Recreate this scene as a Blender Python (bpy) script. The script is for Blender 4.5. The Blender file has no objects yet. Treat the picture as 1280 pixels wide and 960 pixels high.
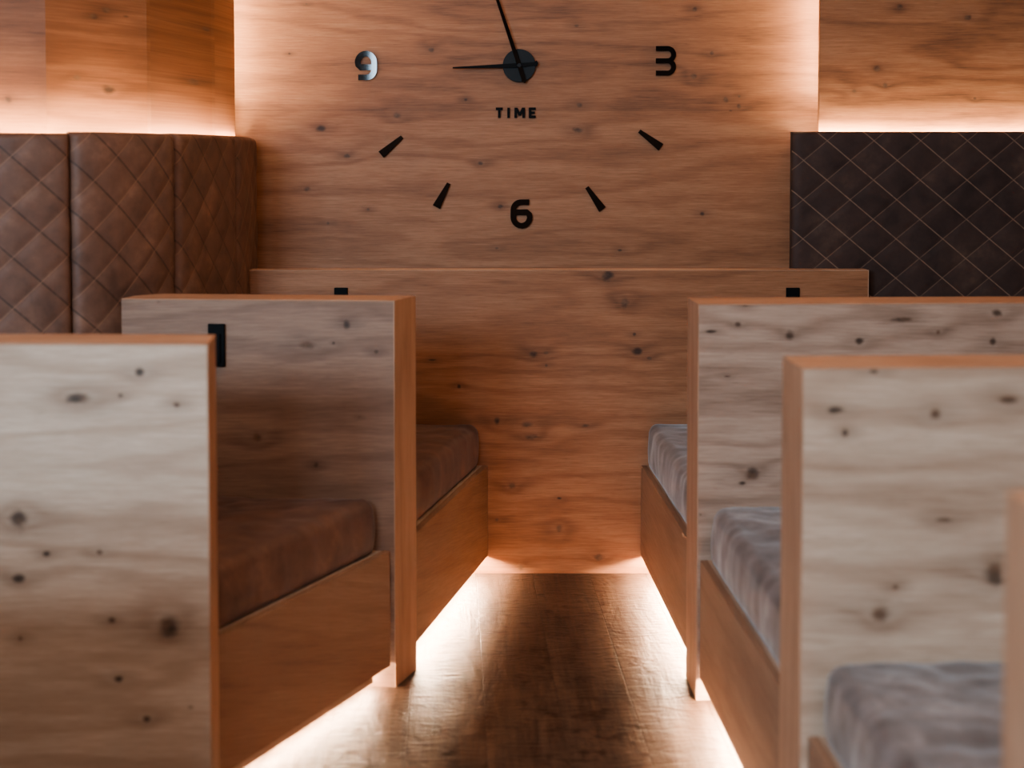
import bpy, bmesh, math, random
from mathutils import Vector, noise
random.seed(4)
C = bpy.context.scene.collection
H = 1.5            # eye height
HP = 1.105         # partition height

# ------------------------------------------------------------------ helpers
def link(name, me, mat=None, parent=None, smooth=False):
    o = bpy.data.objects.new(name, me); C.objects.link(o)
    if mat:
        for m in (mat if isinstance(mat, (list, tuple)) else [mat]): me.materials.append(m)
    if parent is not None:
        o.parent = parent; o.location = -Vector(parent.location)
    if smooth:
        for p in me.polygons: p.use_smooth = True
    return o
def mesh(name, verts, faces):
    me = bpy.data.meshes.new(name); me.from_pydata([tuple(v) for v in verts], [], faces); me.update()
    bm = bmesh.new(); bm.from_mesh(me); bmesh.ops.recalc_face_normals(bm, faces=bm.faces); bm.to_mesh(me); bm.free()
    return me
def prism(name, poly, z0, z1, mat, parent=None, bevel=0.0):
    n = len(poly)
    v = [(x, y, z0) for x, y in poly] + [(x, y, z1) for x, y in poly]
    f = [tuple(range(n))[::-1], tuple(range(n, 2*n))] + [(i, (i+1) % n, n+(i+1) % n, n+i) for i in range(n)]
    o = link(name, mesh(name, v, f), mat, parent)
    if bevel:
        b = o.modifiers.new('bevel', 'BEVEL'); b.width = bevel; b.segments = 2; b.limit_method = 'ANGLE'
    return o
def box(name, a, b, mat, parent=None, bevel=0.0):
    return prism(name, [(a[0], a[1]), (b[0], a[1]), (b[0], b[1]), (a[0], b[1])], a[2], b[2], mat, parent, bevel)
def thing(name, loc, label, cat, group=None):
    o = bpy.data.objects.new(name, None); C.objects.link(o); o.location = loc
    o.empty_display_size = .1
    return tag(o, label, cat, group)
def tag(o, label, cat, group=None):
    o['label'] = label; o['category'] = cat
    if group: o['group'] = group
    return o
def structure(o): o['kind'] = 'structure'; return o

# ------------------------------------------------------------------ materials
def lin(c):
    return tuple(((v/255)/12.92 if v/255 <= .04045 else ((v/255+.055)/1.055)**2.4) for v in c) + (1,)
class NT:
    def __init__(s, name):
        s.m = bpy.data.materials.new(name); s.m.use_nodes = True
        s.t = s.m.node_tree; s.n = s.t.nodes; s.b = s.n['Principled BSDF']
    def put(s, sock, v):
        if hasattr(v, 'is_linked') or isinstance(v, bpy.types.NodeSocket): s.t.links.new(v, sock)
        elif v is not None: sock.default_value = v
    def math(s, op, a, b=None, c=None, clamp=False):
        n = s.n.new('ShaderNodeMath'); n.operation = op; n.use_clamp = clamp
        for i, v in enumerate((a, b, c)):
            if v is not None: s.put(n.inputs[i], v)
        return n.outputs[0]
    def vmath(s, op, a, b=None):
        n = s.n.new('ShaderNodeVectorMath'); n.operation = op
        s.put(n.inputs[0], a)
        if b is not None: s.put(n.inputs[1], b)
        return n.outputs[1] if op in ('LENGTH', 'DOT_PRODUCT') else n.outputs[0]
    def noise(s, vec, scale, detail=4, rough=.55, col=False, dist=0):
        n = s.n.new('ShaderNodeTexNoise'); s.put(n.inputs['Vector'], vec)
        n.inputs['Scale'].default_value = scale; n.inputs['Detail'].default_value = detail
        n.inputs['Roughness'].default_value = rough; n.inputs['Distortion'].default_value = dist
        return n.outputs['Color' if col else 'Fac']
    def sstep(s, v, a, b, lo=0., hi=1.):
        n = s.n.new('ShaderNodeMapRange'); n.interpolation_type = 'SMOOTHSTEP'
        s.put(n.inputs[0], v)
        for i, k in enumerate((a, b, lo, hi)): n.inputs[i+1].default_value = k
        return n.outputs[0]
    def mix(s, f, a, b, mode='MIX'):
        n = s.n.new('ShaderNodeMix'); n.data_type = 'RGBA'; n.blend_type = mode
        s.put(n.inputs[0], f); s.put(n.inputs[6], a); s.put(n.inputs[7], b)
        return n.outputs[2]
    def bump(s, h, strength, dist=.002):
        n = s.n.new('ShaderNodeBump'); n.inputs['Strength'].default_value = strength
        n.inputs['Distance'].default_value = dist; s.put(n.inputs['Height'], h)
        return n.outputs[0]
    def pos(s): return s.n.new('ShaderNodeNewGeometry').outputs['Position']
    def sep(s, v):
        n = s.n.new('ShaderNodeSeparateXYZ'); s.put(n.inputs[0], v); return n.outputs
    def comb(s, x, y, z):
        n = s.n.new('ShaderNodeCombineXYZ')
        for i, v in enumerate((x, y, z)): s.put(n.inputs[i], v)
        return n.outputs[0]
    def out(s, col, rough=.5, normal=None, spec=.5):
        s.put(s.b.inputs['Base Color'], col); s.put(s.b.inputs['Roughness'], rough)
        s.b.inputs['Specular IOR Level'].default_value = spec
        if normal is not None: s.put(s.b.inputs['Normal'], normal)
        return s.m

OAK_D, OAK_M, OAK_L = (134, 104, 84), (168, 141, 121), (194, 170, 150)
def wood(name, seed, axis='X', yk=.35, ztone=None, knots=(), dark=OAK_D, mid=OAK_M, light=OAK_L, specks=.5, seams=(), rough=.5, boards=None, contrast=1.):
    """oak veneer: long grain along axis, cathedral figure bending round the listed knots (x, z, radius, elongation)"""
    s = NT(name); P = s.pos(); x, y, z = s.sep(P)
    if axis == 'Z': u, v = z, s.math('ADD', x, y)
    elif axis == 'Y': u, v = y, s.math('ADD', z, s.math('MULTIPLY', x, .7))
    else: u, v = x, s.math('ADD', z, s.math('MULTIPLY', y, yk))
    sd = seed * 3.17
    tone = None
    if boards:                                   # boards = list of board edges in x: each gets its own figure and tone
        acc = None
        for e in boards:
            g = s.math('GREATER_THAN', x, e)
            acc = g if acc is None else s.math('ADD', acc, g)
        tone = acc
    off = s.math('MULTIPLY', tone, 7.31) if tone is not None else 0.
    S = s.comb(s.math('MULTIPLY', u, .16), v, s.math('ADD', off, sd))      # stretched space
    # distortion round knots
    wob = s.noise(s.comb(s.math('MULTIPLY', u, 10.), s.math('MULTIPLY', v, 14.), sd), 1.6, 3, .6)
    halo = None; core = None; stain = None
    for (kx, kz, r, e) in knots:
        d = s.vmath('LENGTH', s.vmath('MULTIPLY', s.vmath('SUBTRACT', P, (kx, 0, kz)), (1/(r*math.sqrt(e)), 0, math.sqrt(e)/r)))
        d2 = s.math('MULTIPLY', d, s.math('MULTIPLY_ADD', wob, 2.2, .25))
        c = s.sstep(d2, .3, 1.3, 1., 0.)
        st = s.sstep(s.vmath('LENGTH', s.vmath('MULTIPLY', s.vmath('SUBTRACT', P, (kx, 0, kz)), (1/(r*3.6), 0, 1/(r*1.5)))), .2, 1.7, .55, 0.)
        h = s.math('DIVIDE', r*26, s.math('MULTIPLY_ADD', s.math('MULTIPLY', d, d), .35, 1.))
        core = c if core is None else s.math('MAXIMUM', core, c)
        stain = st if stain is None else s.math('MAXIMUM', stain, st)
        halo = h if halo is None else s.math('ADD', halo, h)
    big = s.noise(S, 3.2, 3, .55)
    ph = s.math('MULTIPLY_ADD', big, 46., s.math('MULTIPLY', v, 40.))
    if halo is not None: ph = s.math('ADD', ph, s.math('MULTIPLY', halo, 9.))
    ph = s.math('ADD', ph, s.math('MULTIPLY', s.noise(S, 22, 3, .6), 5.))
    ring = s.math('SINE', ph)
    ring = s.math('POWER', s.math('MULTIPLY_ADD', ring, .5, .5), 2.2)
    fib = s.noise(s.comb(s.math('MULTIPLY', u, 7.), s.math('MULTIPLY', v, 150.), sd+5), 1., 4, .65)
    pore = s.noise(s.comb(s.math('MULTIPLY', u, 22.), s.math('MULTIPLY', v, 520.), sd+9), 1., 2, .5)
    band = s.noise(s.comb(s.math('MULTIPLY', u, .9), s.math('MULTIPLY', v, 9.), s.math('ADD', off, sd+2)), 1., 3, .5)
    fine = s.noise(s.comb(s.math('MULTIPLY', u, 14.), s.math('MULTIPLY', v, 300.), sd+11), 1., 3, .7)
    if ztone: tone_z = s.math('MULTIPLY', s.math('GREATER_THAN', z, ztone), .10)
    f = s.math('MULTIPLY_ADD', ring, .22*contrast, s.math('MULTIPLY_ADD', fib, .55, s.math('MULTIPLY_ADD', fine, .6, s.math('MULTIPLY_ADD', band, .55, -.55))))
    if tone is not None: f = s.math('ADD', f, s.math('MULTIPLY', s.math('SINE', s.math('MULTIPLY_ADD', tone, 2.4, 4.)), .06))
    if ztone: f = s.math('ADD', f, tone_z)
    col = s.mix(s.sstep(f, .0, .52), lin(light), lin(mid))
    col = s.mix(s.sstep(f, .42, .98), col, lin(dark))
    col = s.mix(s.sstep(pore, .60, .78, 0., .33), col, lin([c*.62 for c in dark]))
    # small random specks
    vo = s.n.new('ShaderNodeTexVoronoi'); s.put(vo.inputs['Vector'], s.comb(s.math('MULTIPLY', u, 6.), s.math('MULTIPLY', v, 10.), sd))
    vo.inputs['Scale'].default_value = 1.
    sc = s.sep(vo.outputs['Color'])[0]
    spk = s.math('MULTIPLY', s.sstep(vo.outputs['Distance'], .01, .055, 1., 0.), s.math('GREATER_THAN', sc, .8))
    col = s.mix(s.math('MULTIPLY', spk, specks), col, lin((60, 38, 26)))
    if core is not None:
        col = s.mix(s.math('MULTIPLY', stain, s.math('MULTIPLY_ADD', fib, .9, .1)), col, lin([c*.72 for c in dark]))
        inner = s.mix(s.sstep(wob, .35, .65), lin((44, 31, 25)), lin((104, 76, 58)))
        col = s.mix(s.math('MULTIPLY', core, .88), col, inner)
    for (ax, pz, w) in seams:
        q = z if ax == 'z' else x
        col = s.mix(s.sstep(s.math('ABSOLUTE', s.math('SUBTRACT', q, pz)), 0., w, .4, 0.), col, lin([c*.4 for c in dark]))
    hgt = s.math('MULTIPLY_ADD', pore, -.6, s.math('MULTIPLY', ring, -.4))
    return s.out(col, s.math('MULTIPLY_ADD', fib, .15, rough), s.bump(hgt, .35, .0012), .35)

def leather(name, dark, mid, light, seed=0, uvlines=None, rough=.55, scale=1., sheen=0., spec=.4):
    s = NT(name); P = s.pos()
    a = s.noise(P, 14*scale, 6, .65); b = s.noise(P, 4*scale, 4, .6, dist=.6); g = s.noise(P, 420, 3, .6)
    f = s.math('MULTIPLY_ADD', a, .9, s.math('MULTIPLY_ADD', b, .9, -.4))
    col = s.mix(s.sstep(f, .2, .55), lin(dark), lin(mid))
    col = s.mix(s.sstep(f, .5, .85), col, lin(light))
    nrm = s.bump(s.math('MULTIPLY_ADD', g, .3, a), .45, .0025)
    if uvlines:
        uv = s.n.new('ShaderNodeUVMap').outputs[0]; ux, uy, _ = s.sep(uv)
        for q, (c, w, k) in zip((ux, uy), uvlines):
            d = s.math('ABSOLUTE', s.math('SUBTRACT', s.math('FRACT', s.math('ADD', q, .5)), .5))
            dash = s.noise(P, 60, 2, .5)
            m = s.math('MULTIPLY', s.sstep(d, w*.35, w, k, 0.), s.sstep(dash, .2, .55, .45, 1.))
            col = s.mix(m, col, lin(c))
    s.b.inputs['Sheen Weight'].default_value = sheen
    s.b.inputs['Sheen Roughness'].default_value = .4
    return s.out(col, rough, nrm, spec)

def plain(name, c, rough=.5, metal=0., spec=.5):
    s = NT(name); s.b.inputs['Metallic'].default_value = metal
    n = s.noise(s.pos(), 30, 3)
    return s.out(s.mix(n, lin(c), lin([v*.88 for v in c])), rough, None, spec)
def emit(name, col, strength):
    s = NT(name); s.b.inputs['Base Color'].default_value = (1, .9, .8, 1)
    s.b.inputs['Emission Color'].default_value = col + (1,); s.b.inputs['Emission Strength'].default_value = strength
    return s.m

K = {
'clock':[(-0.774,2.087,0.0061,1.5),(-0.839,1.901,0.0061,1.0),(-0.305,1.916,0.0151,1.2),(0.244,2.006,0.0121,1.5),(0.687,2.066,0.0121,1.0),(0.685,1.814,0.0182,1.0),(0.254,1.708,0.0151,1.3),(-0.435,1.669,0.0182,1.4),(0.254,1.612,0.0182,1.8),(-0.118,1.488,0.0121,1.2),(-0.058,1.166,0.0091,1.5),(0.410,1.157,0.0091,2.0),(-0.175,1.729,0.0091,1.0),(-0.698,1.261,0.0091,1.0),(-0.623,1.515,0.0151,1.3),(0.754,1.904,0.0121,1.0),(0.807,1.729,0.0151,1.0),(0.858,1.741,0.0091,1.0),(0.858,1.702,0.0121,1.0),(0.722,1.297,0.0121,1.0),(-0.723,1.618,0.0182,1.4),(-0.776,1.391,0.0151,1.5),(-0.546,1.312,0.0091,1.3),(-0.045,1.324,0.0121,1.4)],
'back':[(0.345,1.083,0.0258,1.1),(0.406,0.988,0.0230,1.1),(0.075,0.802,0.0201,1.3),(0.453,0.811,0.0201,1.0),(0.496,0.785,0.0115,1.4),(-0.191,0.683,0.0086,1.0),(0.124,0.759,0.0086,1.0),(-0.055,0.561,0.0172,0.8),(0.055,0.546,0.0230,2.0),(0.069,0.500,0.0230,2.4),(0.266,0.541,0.0144,2.4),(0.000,0.322,0.0201,1.1),(0.171,0.275,0.0086,2.0),(-0.055,0.196,0.0115,1.0),(0.171,0.166,0.0201,0.8),(0.317,0.058,0.0201,1.2),(0.032,0.022,0.0172,0.8),(0.441,0.872,0.0086,1.0),(-0.289,0.779,0.0086,4.0),(0.124,0.805,0.0115,1.5)],
'midl':[(-0.467,1.038,0.0136,0.7),(-0.581,0.978,0.0226,2.0),(-0.726,0.711,0.0203,1.0),(-0.556,0.635,0.0090,1.0),(-0.384,0.960,0.0090,1.2),(-0.504,0.983,0.0068,1.0),(-0.432,0.773,0.0045,2.0)],
'nearl':[(-0.802,1.044,0.0137,1.0),(-0.934,0.987,0.0257,2.2),(-0.722,0.973,0.0103,1.4),(-1.069,0.722,0.0257,0.9),(-0.894,0.650,0.0103,1.2),(-1.010,0.647,0.0086,1.2),(-0.868,0.501,0.0120,1.2),(-0.747,0.489,0.0325,1.0),(-1.070,0.459,0.0086,1.0),(-0.856,0.372,0.0120,1.4),(-0.796,0.284,0.0120,1.1),(-1.071,0.591,0.0137,1.3),(-0.844,0.992,0.0068,1.2)],
'midr':[(1.084,1.060,0.0197,4.0),(1.344,1.077,0.0154,1.4),(0.959,1.000,0.0132,1.2),(0.765,1.018,0.0154,1.1),(1.179,1.024,0.0110,1.0),(1.332,0.996,0.0132,1.0),(0.662,0.633,0.0241,1.1),(0.638,0.608,0.0088,2.0),(0.621,1.049,0.0110,1.3),(0.547,1.029,0.0110,3.0),(0.521,0.521,0.0044,1.0),(0.639,1.104,0.0110,1.5),(0.592,0.905,0.0066,5.0)],
'nearr':[(0.809,1.016,0.0167,1.0),(0.690,1.099,0.0106,1.4),(0.635,0.980,0.0091,0.8),(0.617,1.024,0.0121,2.5),(0.705,0.628,0.0258,1.0),(0.736,0.681,0.0091,1.2),(0.930,0.708,0.0304,0.8),(0.828,0.810,0.0137,3.0),(0.950,1.042,0.0182,2.0)],
'wr':[(1.423,2.061,0.0149,1.0),(1.343,1.833,0.0179,1.1),(1.373,1.774,0.0149,1.0),(1.260,1.753,0.0149,1.2),(1.704,1.726,0.0090,1.0),(1.673,2.023,0.0179,1.3)],
'wl':[(-1.240,1.958,0.0122,1.0),(-1.267,1.934,0.0122,1.0),(-1.236,1.717,0.0173,0.9),(-1.301,1.747,0.0119,1.0),(-1.065,1.955,0.0112,1.0),(-1.086,1.767,0.0138,1.0),(-1.462,1.674,0.0139,1.0)],
}
EDGE = dict(dark=(128, 94, 74), mid=(164, 125, 100), light=(182, 145, 120))
WARM = dict(dark=(92, 58, 40), mid=(135, 91, 63), light=(160, 114, 84))  # same oak; its warmer, dimmer light is put into the darker colour
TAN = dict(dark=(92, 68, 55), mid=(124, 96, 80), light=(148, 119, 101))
SAND = dict(dark=(116, 90, 75), mid=(152, 125, 108), light=(177, 150, 132))
M = {
 'clock': wood('oak_wall_panel', 1, **WARM, knots=K['clock'], seams=[('z', 1.687, .002)], ztone=1.687),
 'wr': wood('oak_upper_wall', 2, **WARM, knots=K['wr'], contrast=1.5),
 'wl': wood('oak_curved_wall', 3, dark=(78, 46, 31), mid=(116, 74, 50), light=(140, 95, 68), knots=K['wl'], yk=0., boards=[-2.4, -1.75, -1.36, -1.15, -1.052]),
 'back': wood('oak_back_panel', 4, **WARM, knots=K['back']),
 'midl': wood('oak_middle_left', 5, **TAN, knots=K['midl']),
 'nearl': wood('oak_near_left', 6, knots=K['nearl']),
 'midr': wood('oak_middle_right', 7, **SAND, knots=K['midr'], contrast=1.4),
 'nearr': wood('oak_near_right', 8, knots=K['nearr']),
 'edge_up': wood('oak_edge_upright', 9, 'Z', specks=.4, **EDGE),
 'edge_top': wood('oak_edge_top', 10, 'X', specks=.2, **EDGE),
 'base': wood('oak_bench_front', 11, 'Y', specks=.5, dark=(104, 78, 62), mid=(136, 104, 84), light=(152, 120, 98)),
 'carcass': wood('oak_carcass', 12, 'Y', specks=0),
 'room': wood('room_panelling', 13, 'X', specks=.3),
}
black_gloss = plain('black_acrylic', (10, 10, 12), .04, 0, .6)
black_matt = plain('black_metal', (12, 12, 14), .6, 0, .12)
black_satin = plain('black_disc', (18, 20, 23), .5, 0, .2)
led_mat = emit('led_floor', (1.0, .71, .48), 600.)
led_low = emit('led_low', (1.0, .71, .48), 300.)
led_up = emit('led_wall', (1.0, .76, .50), 290.)
led_side = emit('led_side', (1.0, .76, .50), 145.)
led_curve = emit('led_curve', (1.0, .76, .50), 250.)
cush_l = leather('brown_suede', (74, 52, 44), (98, 70, 58), (128, 94, 76), rough=.6, sheen=.15)
cush_r = leather('suede_daylight_grey', (70, 61, 59), (102, 93, 91), (146, 138, 137), rough=.5, scale=.9, sheen=.35)  # same leather as the left; glancing daylight is put into this lighter grey
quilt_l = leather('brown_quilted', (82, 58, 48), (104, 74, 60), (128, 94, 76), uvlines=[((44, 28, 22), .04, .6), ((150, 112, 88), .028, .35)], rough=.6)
quilt_r = leather('dark_quilted', (50, 38, 35), (64, 48, 43), (82, 63, 54), uvlines=[((140, 112, 94), .028, .6), ((126, 100, 84), .026, .45)], rough=.65, spec=.25)

def floor_material():
    s = NT('scraped_oak_floor'); P = s.pos(); x, y, z = s.sep(P)
    xr = s.math('ADD', x, s.math('MULTIPLY', y, .045)); W = .205
    q = s.math('DIVIDE', s.math('SUBTRACT', xr, .294-.205), W)
    idx = s.math('FLOOR', q); fr = s.math('FRACT', q)
    wn = s.n.new('ShaderNodeTexWhiteNoise'); wn.noise_dimensions = '1D'; s.put(wn.inputs['W'], idx)
    r = wn.outputs[0]
    yy = s.math('DIVIDE', s.math('MULTIPLY_ADD', r, 1.9, y), 1.9)
    fy = s.math('FRACT', yy); iy = s.math('FLOOR', yy)
    off = s.math('MULTIPLY_ADD', r, 31., s.math('MULTIPLY', iy, 5.3))
    fib = s.noise(s.comb(s.math('MULTIPLY', xr, 90), s.math('MULTIPLY', y, 5), off), 1, 5, .65)
    big = s.noise(s.comb(s.math('MULTIPLY', xr, 9), s.math('MULTIPLY', y, 2.6), off), 1, 4, .6, dist=.8)
    scr = s.noise(s.comb(s.math('MULTIPLY', xr, 9), s.math('MULTIPLY', y, 24), off), 1, 4, .6, dist=1.2)
    blot = s.noise(s.comb(s.math('MULTIPLY', xr, 16), s.math('MULTIPLY', y, 12), off), 1, 3, .6)
    col = s.mix(s.sstep(s.math('MULTIPLY_ADD', fib, .6, s.math('MULTIPLY', big, .5)), .35, .75), lin((48, 38, 32)), lin((94, 75, 62)))
    col = s.mix(s.sstep(blot, .56, .70, 0., .85), col, lin((34, 22, 16)))
    col = s.mix(s.sstep(scr, .57, .68, 0., .75), col, lin((38, 24, 17)))
    col = s.mix(s.math('MULTIPLY', r, .3), col, lin((70, 45, 32)))
    e = s.math('MINIMUM', s.math('MINIMUM', fr, s.math('SUBTRACT', 1., fr)), s.math('MULTIPLY', s.math('MINIMUM', fy, s.math('SUBTRACT', 1., fy)), 9.))
    gap = s.sstep(e, .0, .010, 1., 0.)
    col = s.mix(s.math('MULTIPLY', gap, .5), col, lin((20, 13, 10)))
    hgt = s.math('SUBTRACT', s.math('MULTIPLY_ADD', scr, 1.1, s.math('MULTIPLY_ADD', big, 1.2, s.math('MULTIPLY', fib, .25))), s.math('MULTIPLY', gap, .12))
    return s.out(col, s.math('MULTIPLY_ADD', fib, .2, .38), s.bump(hgt, .8, .006), .4)

# ------------------------------------------------------------------ the room
structure(box('floor', (-4, -1.75, -.05), (3, 5.3, 0), floor_material()))
structure(box('ceiling', (-4, -1.75, 3.2), (3, 5.3, 3.25), M['room']))
structure(box('wall_back', (-1.6, 5.15, 0), (1.6, 5.25, 3.2), M['clock']))
structure(box('wall_back_upper_right', (1.131, 5.022, 0), (3, 5.04, 3.2), M['wr']))
structure(box('wall_right', (3, -1.75, 0), (3.1, 5.3, 3.2), M['room']))
structure(box('wall_left', (-4.1, -1.75, 0), (-4, 5.3, 3.2), M['room']))
# wall behind the camera with its two windows
RY = -1.6
WINS = [(-3.3, -1.65, 1.9, 2.95), (-1.27, -.75, 1.9, 2.95)]
def rear():
    xs = [-4, -3.3, -1.65, -1.27, -.75, 3]; zs = [0, 1.9, 2.95, 3.2]
    bm = bmesh.new()
    for i in range(5):
        for k in range(3):
            if k == 1 and i in (1, 3): continue
            g = bmesh.ops.create_cube(bm, size=1)['verts']
            for q in g:
                q.co = ((xs[i]+xs[i+1])/2+q.co.x*(xs[i+1]-xs[i]), RY-.075+q.co.y*.15, (zs[k]+zs[k+1])/2+q.co.z*(zs[k+1]-zs[k]))
    me = bpy.data.meshes.new('wall_front'); bm.to_mesh(me); bm.free()
    return link('wall_front', me, M['room'])
structure(rear())
for i, (a, b, c, d) in enumerate(WINS):
    w = structure(bpy.data.objects.new('window_%d' % (i+1), None)); C.objects.link(w); w.location = ((a+b)/2, RY-.1, c)
    for p, q in (((a, c), (b, c+.04)), ((a, d-.04), (b, d)), ((a, c+.04), (a+.04, d-.04)), ((b-.04, c+.04), (b, d-.04))):
        box('window_frame', (p[0], RY-.12, p[1]), (q[0], RY-.06, q[1]), black_matt, w)

# ------------------------------------------------------------------ curved wall + backrests
def smooth_path(pts, step=.006):
    out = []
    P = [Vector(p) for p in pts]
    P = [P[0]*2-P[1]] + P + [P[-1]*2-P[-2]]
    for i in range(1, len(P)-2):
        a, b, c, d = P[i-1:i+3]; n = max(4, int((c-b).length/step))
        for k in range(n):
            t = k/n
            out.append(.5*((2*b) + (c-a)*t + (2*a-5*b+4*c-d)*t*t + (3*b-a-3*c+d)*t**3))
    out.append(P[-2]); return out
wall_pts = [(-1.026, 5.05), (-1.056, 4.80), (-1.155, 4.32), (-1.36, 3.985), (-1.75, 3.87), (-2.4, 3.85), (-4.0, 3.85)]
rear_pts = [(-1.05, 5.05), (-1.076, 4.80), (-1.173, 4.325), (-1.374, 4.0), (-1.755, 3.89), (-2.4, 3.87), (-4.0, 3.87)]
structure(prism('wall_back_upper_left', wall_pts + rear_pts[::-1], 0, 3.2, M['wl']))

def quilt(path, s0, s1, z0, z1, thick, mat, parent, A, B, puff, top_round=.02, step=.006, bulge=.008):
    """one upholstered panel: path = plan curve (front face), quilted with stitched diamonds"""
    L = [0.]
    for a, b in zip(path, path[1:]): L.append(L[-1] + (b-a).length)
    def at(s):
        s = min(max(s, 0), L[-1]-1e-6); lo, hi = 0, len(L)-1
        while hi-lo > 1:
            m = (lo+hi)//2
            if L[m] <= s: lo = m
            else: hi = m
        t = (s-L[lo])/(L[hi]-L[lo]); p = path[lo].lerp(path[hi], t)
        i0, i1 = max(lo-3, 0), min(hi+3, len(path)-1)
        d = (path[i1]-path[i0]).normalized()
        return p, Vector((-d.y, d.x))
    ns = max(8, int((s1-s0)/step)); nz = int((z1-z0)/step)
    V = []; F = []; UV = []
    for i in range(ns+1):
        s = s0 + (s1-s0)*i/ns; p, nr = at(s)
        if nr.dot(Vector((.35, -1))) < 0: nr = -nr
        es = min(s-s0, s1-s); a = 1-math.exp(-es/.010)
        for k in range(nz+1):
            z = z0 + (z1-z0)*k/nz
            ua, ub = A(s, z), B(s, z)
            da = abs((ua+.5) % 1-.5)*.11; db = abs((ub+.5) % 1-.5)*.11
            q = (1-math.exp(-(da/.012)**2*.7))*(1-math.exp(-(db/.012)**2*.7))
            ez = min(z-z0, z1-z); t = 0
            if ez < top_round: t = top_round*(1-math.sqrt(max(0, 1-(1-ez/top_round)**2)))
            wv = .003*noise.noise(Vector((s*7, z*7, 1)))
            o = puff*q + bulge*a + wv - (1-a)*.012 - t
            V.append((p.x+nr.x*o, p.y+nr.y*o, z)); UV.append((ua, ub))
    for i in range(ns):
        for k in range(nz):
            a = i*(nz+1)+k; F.append((a, a+nz+1, a+nz+2, a+1))
    nf = len(F)
    # rear skin closing the pad
    base = len(V)
    for i in (0, ns):
        pass
    for i in range(ns+1):
        s = s0 + (s1-s0)*i/ns; p, nr = at(s)
        if nr.dot(Vector((.35, -1))) < 0: nr = -nr
        for z in (z0, z1): V.append((p.x-nr.x*thick, p.y-nr.y*thick, z)); UV.append((.5, .5))
    for i in range(ns):
        b = base+2*i; F.append((b, b+1, b+3, b+2))
        F.append((i*(nz+1)+nz, (i+1)*(nz+1)+nz, b+3, b+1)); F.append((i*(nz+1), b, b+2, (i+1)*(nz+1)))
    F.append(tuple(range(nz+1)) + (base+1, base))
    F.append(tuple(ns*(nz+1)+k for k in range(nz+1))[::-1] + (base+2*ns, base+2*ns+1))
    me = bpy.data.meshes.new('pad'); me.from_pydata(V, [], F)
    uv = me.uv_layers.new(name='UVMap')
    for lp in me.loops: uv.data[lp.index].uv = UV[lp.vertex_index]
    me.update()
    bm = bmesh.new(); bm.from_mesh(me); bmesh.ops.recalc_face_normals(bm, faces=bm.faces); bm.to_mesh(me); bm.free()
    o = link('quilted_pad', me, mat, parent)
    for pl in me.polygons: pl.use_smooth = pl.index < nf
    return o

bl_pts = [(-.965, 5.12), (-.958, 4.70), (-1.05, 4.25), (-1.152, 4.02), (-1.27, 3.90), (-1.44, 3.82), (-1.68, 3.77), (-2.2, 3.75), (-2.6, 3.75)]
bl = smooth_path(bl_pts)
BL = thing('backrest', (-1.3, 4.0, .42), 'brown quilted leather backrest curving along the left wall, glowing light strip behind its top', 'backrest')
def s_of(path, pt):
    L = 0; best = (9, 0)
    for a, b in zip(path, path[1:]):
        L += (b-a).length; d = (b-Vector(pt)).length
        if d < best[0]: best = (d, L)
    return best[1]
seams = [0, s_of(bl, (-.958, 4.70)), s_of(bl, (-1.055, 4.24)), s_of(bl, (-1.265, 3.905)), s_of(bl, (-1.62, 3.78)), s_of(bl, (-2.03, 3.755)), s_of(bl, (-2.45, 3.75))]
topz = [1.583, 1.583, 1.581, 1.576, 1.574, 1.574]
for i, (a, b) in enumerate(zip(seams, seams[1:])):
    quilt(bl, a+.001, b-.001, .56, topz[i], .045, quilt_l, BL, lambda s, z: -s/.15-(1.6-z)/.143+.35, lambda s, z: -s/.15+(1.6-z)/.143+.1, .003, bulge=.009)
# the board that closes the light gap at the wall end
box('end_board', (-1.035, 5.09, .5), (-.975, 5.145, 1.577), M['carcass'], BL)

br = [Vector((1.020+.006*i, 4.955)) for i in range(220)]
BR = thing('backrest', (1.7, 5.0, .42), 'dark brown quilted leather backrest with diamond stitching under the right wall', 'backrest')
quilt(br, 0, 1.3, .56, 1.603, .035, quilt_r, BR, lambda s, z: (s+1.024-1.114)/.17+(z-1.6)/.143, lambda s, z: (s+1.024-1.356)/.17-(z-1.6)/.143, .0025, bulge=.004, top_round=.012)
box('end_board', (1.064, 4.992, .5), (1.076, 5.148, 1.599), M['carcass'], BR)

# light strips behind the backrests
def ribbon(name, pts, z0, z1, w, mat, parent):
    V = []; F = []
    for i, p in enumerate(pts):
        a = pts[max(i-1, 0)]; b = pts[min(i+1, len(pts)-1)]
        d = (Vector(b)-Vector(a)).normalized(); nr = Vector((-d.y, d.x))*w/2
        for q, z in ((1, z0), (-1, z0), (-1, z1), (1, z1)): V.append((p[0]+nr.x*q, p[1]+nr.y*q, z))
    for i in range(len(pts)-1):
        for k in range(4): F.append((4*i+k, 4*i+(k+1) % 4, 4*i+4+(k+1) % 4, 4*i+4+k))
    F += [(3, 2, 1, 0), tuple(4*len(pts)-4+k for k in range(4))]
    return link(name, mesh(name, V, F), mat, parent)
strip_l = []
for i in range(8, len(bl)-8, 12):
    d = (bl[i+6]-bl[i-6]).normalized(); nr = Vector((-d.y, d.x))
    if nr.dot(Vector((.35, -1))) < 0: nr = -nr
    strip_l.append(bl[i]-nr*(.052+.031*min(1, max(0, (4.98-bl[i].y)/.2))))
ribbon('led_strip', strip_l, 1.560, 1.566, .012, led_curve, BL)
for nm_, px_, par_ in (('l', -1.068, BL), ('r', 1.160, BR)):
    box('led_strip', (px_-.004, 5.066, 1.74), (px_+.004, 5.080, 3.1), led_side, par_)
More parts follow.
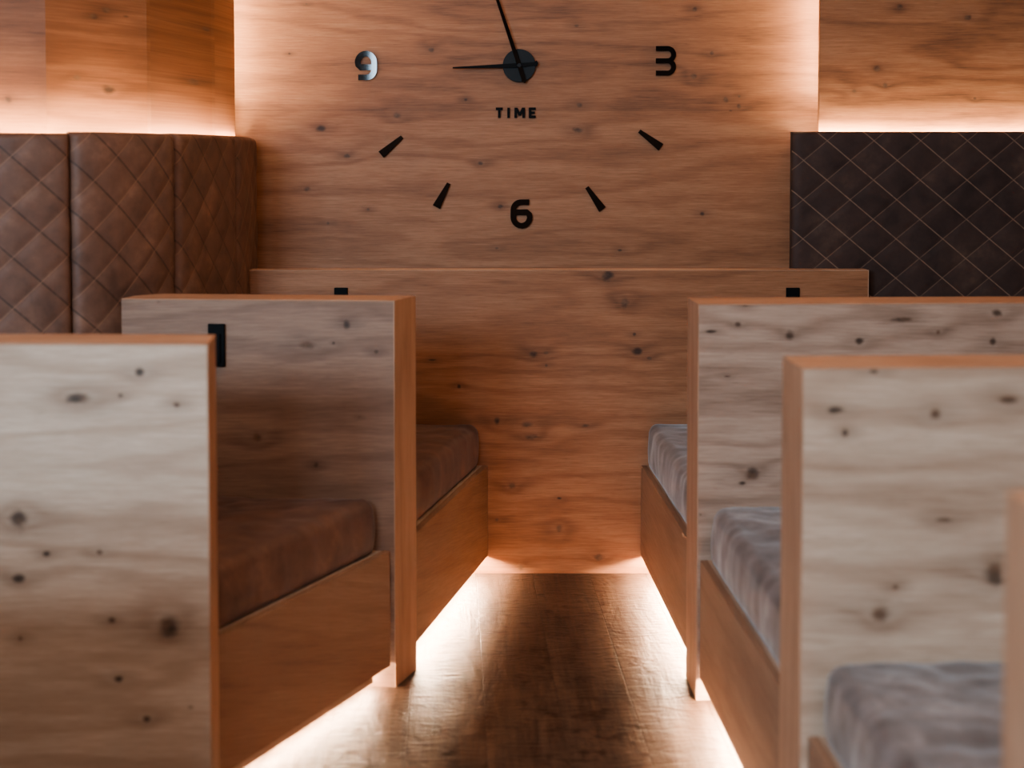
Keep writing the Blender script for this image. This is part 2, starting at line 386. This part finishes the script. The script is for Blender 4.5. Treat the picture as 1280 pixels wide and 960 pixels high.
ribbon('led_strip', [(1.082, 5.003), (1.5, 5.003), (2.3, 5.003)], 1.582, 1.588, .012, led_up, BR)

# ------------------------------------------------------------------ partitions
def partition(poly, face, label, loc, end_edge):
    """poly: front-left, front-right, back-right, ... counter-clockwise plan; end_edge: index of the aisle-end segment"""
    t = thing('partition', loc, label, 'partition', 'oak partitions between the benches')
    n = len(poly); e = .004
    body = prism('panel', poly, 0, HP-e, face, t)
    prism('top_edge', poly, HP-e, HP, M['edge_top'], t, .0015)
    a, b = Vector(poly[end_edge]), Vector(poly[(end_edge+1) % n]); d = (b-a).normalized(); nr = Vector((d.y, -d.x))*.003
    prism('end_edge', [tuple(a-nr*.02), tuple(a+nr), tuple(b+nr), tuple(b-nr*.02)][::1], 0, HP-e*.2, M['edge_up'], t)
    return t
PL = {
 'back': [(-.985, 4.88), (1.281, 4.88), (1.281, 4.945), (-.985, 4.945)],
 'midl': [(-1.115, 3.868), (-.334, 3.812), (-.284, 3.952), (-1.035, 4.01), (-1.10, 3.95)],
 'nearl': [(-1.7, 2.93), (-.657, 2.908), (-.675, 3.069), (-1.7, 3.09)],
 'midr': [(.514, 3.717), (1.7, 3.768), (1.7, 3.94), (.508, 3.888)],
 'nearr': [(.555, 2.57), (1.6, 2.615), (1.6, 2.775), (.549, 2.73)],
 'frontl': [(-1.9, 1.62), (-.74, 1.60), (-.76, 1.76), (-1.9, 1.78)],
 'frontr': [(.601, 1.455), (1.4, 1.49), (1.4, 1.645), (.594, 1.61)],
}
partition(PL['back'], M['back'], 'low oak panel across the end of the aisle below the clock wall', (0, 4.92, 0), 1)
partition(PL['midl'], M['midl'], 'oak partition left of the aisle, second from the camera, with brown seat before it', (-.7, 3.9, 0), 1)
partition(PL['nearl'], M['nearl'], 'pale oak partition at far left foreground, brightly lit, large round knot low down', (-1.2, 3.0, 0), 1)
partition(PL['midr'], M['midr'], 'long oak partition right of the aisle in the middle distance with streaky grain', (1.1, 3.83, 0), 3)
partition(PL['nearr'], M['nearr'], 'out of focus greyish oak partition in right foreground with orange edges', (1.1, 2.67, 0), 3)
partition(PL['frontl'], M['room'], 'oak partition nearest the camera on the left, beyond the left border of the view', (-1.4, 1.69, 0), 1)
partition(PL['frontr'], M['nearr'], 'blurred end of the nearest partition cut by the right border of the view', (1.0, 1.55, 0), 3)

# ------------------------------------------------------------------ benches and cushions
def round_poly(poly, r, seg=6):
    out = []; n = len(poly)
    for i in range(n):
        p = Vector(poly[i]); a = Vector(poly[i-1]); b = Vector(poly[(i+1) % n])
        da, db = (a-p), (b-p); ang = da.angle(db); rr = min(r, da.length*.45, db.length*.45)
        if ang > 3.0: out.append(p); continue
        p0, p1 = p+da.normalized()*rr, p+db.normalized()*rr
        for k in range(seg+1):
            t = k/seg; out.append((1-t)**2*p0 + 2*t*(1-t)*p + t*t*p1)
    return out
def resample(P, n):
    P = P+[P[0]]; L = [0]
    for a, b in zip(P, P[1:]): L.append(L[-1]+(b-a).length)
    out = []; j = 0
    for i in range(n):
        s = L[-1]*i/n
        while L[j+1] < s: j += 1
        out.append(P[j].lerp(P[j+1], (s-L[j])/max(1e-9, L[j+1]-L[j])))
    return out
def cushion(poly, z0, z1, mat, label, seed, wr=.004):
    P = resample(round_poly(poly, .05), 260); n = len(P); c = sum(P, Vector((0, 0)))/n
    N = []
    for i in range(n):
        d = (P[(i+2) % n]-P[i-2]).normalized(); N.append(Vector((d.y, -d.x)))
    if (P[0]-c).dot(N[0]) < 0: N = [-q for q in N]
    h = z1-z0; r = .038
    prof = [(.012, 0), (.003, .006)] + [(-.004*math.sin(math.pi*k/8), .006+(h-r-.006)*k/8) for k in range(1, 9)]
    prof += [(r*(1-math.cos(a)), h-r+r*math.sin(a)) for a in [math.pi/2*k/7 for k in range(1, 8)]]
    V = []
    for ins, zz in prof:
        for i in range(n):
            q = P[i]-N[i]*ins
            w = wr*noise.noise(Vector((q.x*9+seed, q.y*9, zz*5)))*1.4 + wr*.6*noise.noise(Vector((q.x*26, q.y*26+seed, zz*9)))
            w *= min(1, zz/.03)
            q = q+N[i]*w
            V.append((q.x, q.y, z0+zz+w*.6*(zz/h)))
    rings = len(prof); K2 = 22
    top = [P[i]-N[i]*r for i in range(n)]
    for k in range(1, K2):
        t = 1-k/K2
        for i in range(n):
            q = c+(top[i]-c)*t
            w = wr*1.1*noise.noise(Vector((q.x*9+seed, q.y*9, h*5)))*(1) + wr*.9*noise.noise(Vector((q.x*22, q.y*22+seed, 2)))
            V.append((q.x, q.y, z0+h+w+.010*(1-t*t)))
    rings += K2-1
    V.append((c.x, c.y, z0+h+.010)); V.append((c.x, c.y, z0))
    F = []
    for k in range(rings-1):
        for i in range(n): F.append((k*n+i, k*n+(i+1) % n, (k+1)*n+(i+1) % n, (k+1)*n+i))
    for i in range(n):
        F.append(((rings-1)*n+i, (rings-1)*n+(i+1) % n, rings*n)); F.append(((i+1) % n, i, rings*n+1))
    o = link('seat_cushion', mesh('seat_cushion', V, F), mat, None, True)
    # put the origin at the cushion's base
    o.data.transform(__import__('mathutils').Matrix.Translation((-c.x, -c.y, -z0))); o.location = (c.x, c.y, z0)
    return tag(o, label, 'cushion', 'upholstered seat cushions')

def inset(poly, d):
    """d: per-edge inset, poly counter-clockwise"""
    n = len(poly); L = []
    for i in range(n):
        a, b = Vector(poly[i]), Vector(poly[(i+1) % n]); t = (b-a).normalized(); nr = Vector((-t.y, t.x))
        L.append((a+nr*d[i], t))
    out = []
    for i in range(n):
        (p, t), (q, u) = L[i-1], L[i]
        cr = t.x*u.y-t.y*u.x
        if abs(cr) < 1e-4: out.append(tuple(q)); continue
        k = ((q-p).x*u.y-(q-p).y*u.x)/cr; out.append(tuple(p+t*k))
    return out
Z0, Z1, TH = .066, .396, .02
def bench(poly, cpoly_in, label, clabel, cm, led_mat=led_mat, lip=None, led_z=(.076, .090), wr=.004, seed=0):
    """poly counter-clockwise, edge 0 -> 1 is the aisle front"""
    a, b = Vector(poly[0]), Vector(poly[1]); t = (b-a).normalized(); nr = Vector((-t.y, t.x))
    cx = sum(p[0] for p in poly)/len(poly); cy = sum(p[1] for p in poly)/len(poly)
    T = thing('bench', (cx, cy, 0), label, 'bench', 'oak benches along the aisle')
    prism('front_board', [tuple(a), tuple(b), tuple(b+nr*TH), tuple(a+nr*TH)], Z0, Z1, M['base'], T, .001)
    box_z = .0925
    ins = [TH+.0005] + [.0]*(len(poly)-1)
    prism('seat_box', inset(poly, ins), box_z, Z1, M['carcass'], T)
    prism('plinth', inset(poly, [.20] + [.06]*(len(poly)-1)), 0, box_z-.0002, M['carcass'], T)
    l0, l1 = a+t*.01+nr*.055, b-t*.01+nr*.055
    prism('led_strip', [tuple(l0), tuple(l1), tuple(l1+nr*.012), tuple(l0+nr*.012)], *led_z, led_mat, T)
    if lip:
        p0, p1 = a+t*lip[0]+nr*.004, a+t*lip[1]+nr*.004
        prism('light_shield', [tuple(p0), tuple(p1), tuple(p1+nr*.008), tuple(p0+nr*.008)], .047, Z0-.0002, M['carcass'], T)  # paler oak than the front board: strip glow put into the lip's colour
    cushion(inset(poly, cpoly_in), Z1+.001, .552, cm, clabel, seed, wr)
    return T
farl = [(-.289, 3.965), (-.0875, 4.876), (-.935, 4.876), (-.945, 4.6), (-1.02, 4.25), (-1.03, 4.03)]
bench(farl, [.026, .006, .0, .0, .0, .012], 'oak bench at the far left end of the aisle, light glowing beneath it',
      'dark brown cushion on the far left bench against the end panel', cush_l, seed=1)
midl = [(-.690, 3.082), (-.345, 3.800), (-1.13, 3.855), (-1.28, 3.78), (-1.5, 3.72), (-1.5, 3.10)]
bench(midl, [.022, .012, 0, 0, 0, .03], 'oak bench between the two left partitions, slanted front with glow underneath',
      'dark brown leather cushion between the two left partitions', cush_l, lip=(.0, .71), led_z=(.036, .044), led_mat=led_low, seed=2)
farr = [(.4675, 4.876), (.512, 3.905), (1.25, 3.938), (1.25, 4.876)]
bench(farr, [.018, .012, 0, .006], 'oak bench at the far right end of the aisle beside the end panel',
      'small visible corner of brown cushion with painted grey daylight on the far right bench', cush_r, seed=3, wr=.005)
midr = [(.520, 3.710), (.562, 2.742), (1.6, 2.786), (1.6, 3.755)]
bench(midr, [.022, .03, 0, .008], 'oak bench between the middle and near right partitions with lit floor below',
      'suede cushion, daylight painted in as grey, between the middle and near right partitions', cush_r, seed=4, wr=.0055)
frr = [(.568, 2.562), (.602, 1.622), (1.4, 1.656), (1.4, 2.598)]
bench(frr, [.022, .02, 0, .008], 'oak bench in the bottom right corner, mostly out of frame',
      'blurred suede cushion, coloured greyish for daylight, in the bottom right foreground', cush_r, seed=5, wr=.0055)

# ------------------------------------------------------------------ black fittings on the partitions
def fitting(x, y, z, rz, label):
    t = thing('coat_hook', (x, y, z), label, 'hook', 'black rectangular hooks on the partitions')
    w, h = .024, .061
    V = box('plate', (-w, -.010, -h), (w, 0, h), black_matt, None, .002); V.parent = t
    f = box('folding_peg', (-w*.55, -.016, -h*.8), (w*.55, -.0102, h*.55), black_matt, None, .002); f.parent = t
    t.rotation_euler.z = rz
    return t
fitting(-.838, 3.8455, .975, -.0716, 'black rectangular hook on the middle left partition beside the pale partition edge')
fitting(-.615, 4.8802, .980, 0, 'black hook on the end panel, barely showing above the left partition')
fitting(1.010, 4.8802, .980, 0, 'black hook on the end panel, showing above the right partition')

# ------------------------------------------------------------------ the clock
CY = 5.15
def flat(name, polys, y0, y1, mat, parent, bevel=.001):
    """polys: list of outlines in (x, z); extruded from y0 (front) to y1"""
    bm = bmesh.new()
    for kk, P in enumerate(polys):
        vs = [bm.verts.new((x, y0-.0006*kk, z)) for x, z in P]; vb = [bm.verts.new((x, y1, z)) for x, z in P]
        n = len(P); bm.faces.new(vs); bm.faces.new(vb[::-1])
        for i in range(n): bm.faces.new((vs[i], vb[i], vb[(i+1) % n], vs[(i+1) % n]))
    bmesh.ops.recalc_face_normals(bm, faces=bm.faces)
    me = bpy.data.meshes.new(name); bm.to_mesh(me); bm.free()
    o = link(name, me, mat, parent)
    if bevel:
        b = o.modifiers.new('bevel', 'BEVEL'); b.width = bevel; b.segments = 2; b.limit_method = 'ANGLE'; b.angle_limit = .6
    return o
def stroke(pts, w):
    P = [Vector(p) for p in pts]; Lf = []; Rt = []
    for i, p in enumerate(P):
        a = P[max(i-1, 0)]; b = P[min(i+1, len(P)-1)]
        d = (b-a).normalized(); nr = Vector((-d.y, d.x))
        if 0 < i < len(P)-1:
            d1, d2 = (p-a).normalized(), (b-p).normalized(); k = 1/max(.5, math.cos(d1.angle(d2)/2))
        else: k = 1
        Lf.append(tuple(p+nr*w/2*k)); Rt.append(tuple(p-nr*w/2*k))
    return Lf+Rt[::-1]
def arc(cx, cz, rx, rz, a0, a1, n=14):
    return [(cx+rx*math.cos(math.radians(a0+(a1-a0)*k/n)), cz+rz*math.sin(math.radians(a0+(a1-a0)*k/n))) for k in range(n+1)]
clock = thing('wall_clock', (.027, CY, 1.855), 'large black frameless wall clock with separate numerals and the word TIME', 'clock')
hub = (.027, 1.855)
flat('clock_disc', [arc(hub[0], hub[1], .062, .062, 0, 354, 59)], CY-.014, CY-.001, black_satin, clock)
def hand(name, tip, tail, w0, w1, w2, y, mat, knob):
    a, b, h = Vector(tip), Vector(tail), Vector(hub)
    d = (a-h).normalized(); nr = Vector((-d.y, d.x)); e = (b-h).normalized()
    P = [a+nr*w0/2, h+nr*w1/2, b-e*.018+nr*w2/2, b-e*.006+nr*w2*.5*knob, b, b-e*.006-nr*w2*.5*knob, b-e*.018-nr*w2/2, h-nr*w1/2, a-nr*w0/2]
    return flat(name, [[tuple(p) for p in P]], y-.003, y, mat, clock, .0006)
hand('hour_hand', (-.223, 1.846), (.099, 1.863), .005, .018, .012, CY-.018, black_matt, 1.9)
hand('minute_hand', (-.135, 2.34), (.048, 1.789), .006, .016, .016, CY-.024, black_gloss, 1.1)
flat('hub_cap', [arc(hub[0], hub[1], .008, .008, 0, 345, 23)], CY-.030, CY-.0135, black_satin, clock)
def numeral9(cx, cz, flip):
    s = -1 if flip else 1
    W, Hh, sw = .031, .0445, .021
    bowl = [(W, -.005)] + arc(0, .012, W, Hh-.012, 0, 180, 24) + [(-W+.002, .002), (-W+.010, -.0065), (W, -.0065)]
    outer = [(W, .016)] + arc(W-.028, -.014, .028, Hh-.014, 0, -90, 12) + [(-W+.002, -Hh)]
    polys = [stroke(bowl, sw), stroke(outer, sw)]
    return [[(cx+s*x, cz+s*z) for x, z in p] for p in polys]
flat('numeral', numeral9(-.550, 1.855, False)[:1]+numeral9(-.550, 1.855, False)[1:], CY-.012, CY-.001, black_gloss, clock, 0)
flat('numeral', numeral9(.036, 1.296, True), CY-.012, CY-.001, black_gloss, clock, 0)
def numeral3(cx, cz):
    W, Hh, sw = .033, .046, .018
    up = [(-W, Hh), (0, Hh)] + arc(W-.022, Hh/2, .022, Hh/2, 90, -90, 12) + [(-W, 0)]
    dn = [(-W, 0), (0, 0)] + arc(W-.022, -Hh/2, .022, Hh/2, 90, -90, 12) + [(-W, -Hh)]
    return [[(cx+x, cz+z) for x, z in stroke(p, sw)] for p in (up, dn)]
flat('numeral', numeral3(.575, 1.873), CY-.012, CY-.001, black_gloss, clock, 0)
for (a, b) in [((-.415, 1.587), (-.494, 1.52)), ((-.239, 1.412), (-.286, 1.322)), ((.283, 1.397), (.342, 1.313)), ((.48, 1.609), (.562, 1.548))]:
    a, b = Vector(a), Vector(b); d = (b-a).normalized(); nr = Vector((-d.y, d.x))
    flat('hour_marker', [[tuple(a+nr*.007), tuple(a-nr*.007), tuple(b-nr*.0155), tuple(b+nr*.0155)]], CY-.012, CY-.001, black_gloss, clock, .0008)
zt, zb, sw = 1.697, 1.659, .0095
def bars(segs): return [stroke(s_, sw) for s_ in segs]
zm = (zt+zb)/2
for segs in ([[(-.061, zt-.004), (-.035, zt-.004)], [(-.048, zt), (-.048, zb)]],
             [[(-.013, zt), (-.013, zb)]],
             [[(.014, zb), (.014, zt)], [(.044, zb), (.044, zt)], [(.016, zt-.002), (.029, zb+.010)], [(.042, zt-.002), (.029, zb+.010)]],
             [[(.068, zb), (.068, zt)], [(.066, zt-.004), (.089, zt-.004)], [(.066, zm), (.086, zm)], [(.066, zb+.004), (.089, zb+.004)]]):
    flat('letter', bars(segs), CY-.008, CY-.001, black_matt, clock, 0)

# ------------------------------------------------------------------ light
def area(name, loc, target, sx, sy, power, col):
    L = bpy.data.lights.new(name, 'AREA'); L.shape = 'RECTANGLE'; L.size = sx; L.size_y = sy; L.energy = power; L.color = col
    o = bpy.data.objects.new(name, L); C.objects.link(o); o.location = loc
    o.rotation_euler = (Vector(target)-Vector(loc)).to_track_quat('-Z', 'Y').to_euler()
    return o
area('window_daylight', (-2.475, RY-.02, 2.425), (-.9, 3.5, .9), 1.55, .97, 228, (.54, .79, 1.0))
area('window_daylight_small', (-1.01, RY-.02, 2.425), (-.2, 3.5, 1.0), .44, .97, 40, (.62, .82, 1.0))
area('ceiling_glow', (.1, 3.0, 3.15), (.1, 3.2, 0), 3.0, 2.6, 30, (1.0, .64, .42))
area('fill_light_rear', (.1, .2, 3.15), (.1, 1.2, 0), 3.0, 1.6, 100, (1.0, .9, .84))  # added neutral fill to lift the shaded front faces, no actual lamp
w = bpy.data.worlds.new('world'); bpy.context.scene.world = w; w.use_nodes = True
w.node_tree.nodes['Background'].inputs[0].default_value = (.55, .7, 1, 1)
w.node_tree.nodes['Background'].inputs[1].default_value = .4

# ------------------------------------------------------------------ camera
cam = bpy.data.cameras.new('camera'); co = bpy.data.objects.new('camera', cam); C.objects.link(co)
co.location = (0, 0, H); co.rotation_euler = (math.radians(87.5), 0, 0)
cam.sensor_width = 36; cam.lens = 1700/1280*36; cam.shift_y = -.1608; cam.clip_start = .05
cam.dof.use_dof = True; cam.dof.focus_distance = 5.0; cam.dof.aperture_fstop = 1.9
bpy.context.scene.camera = co
sc = bpy.context.scene
sc.view_settings.view_transform = 'AgX'
try: sc.view_settings.look = 'AgX - Medium High Contrast'
except Exception: pass
sc.view_settings.exposure = 0.0
sc.cycles.use_denoising = True
sc.cycles.max_bounces = 8
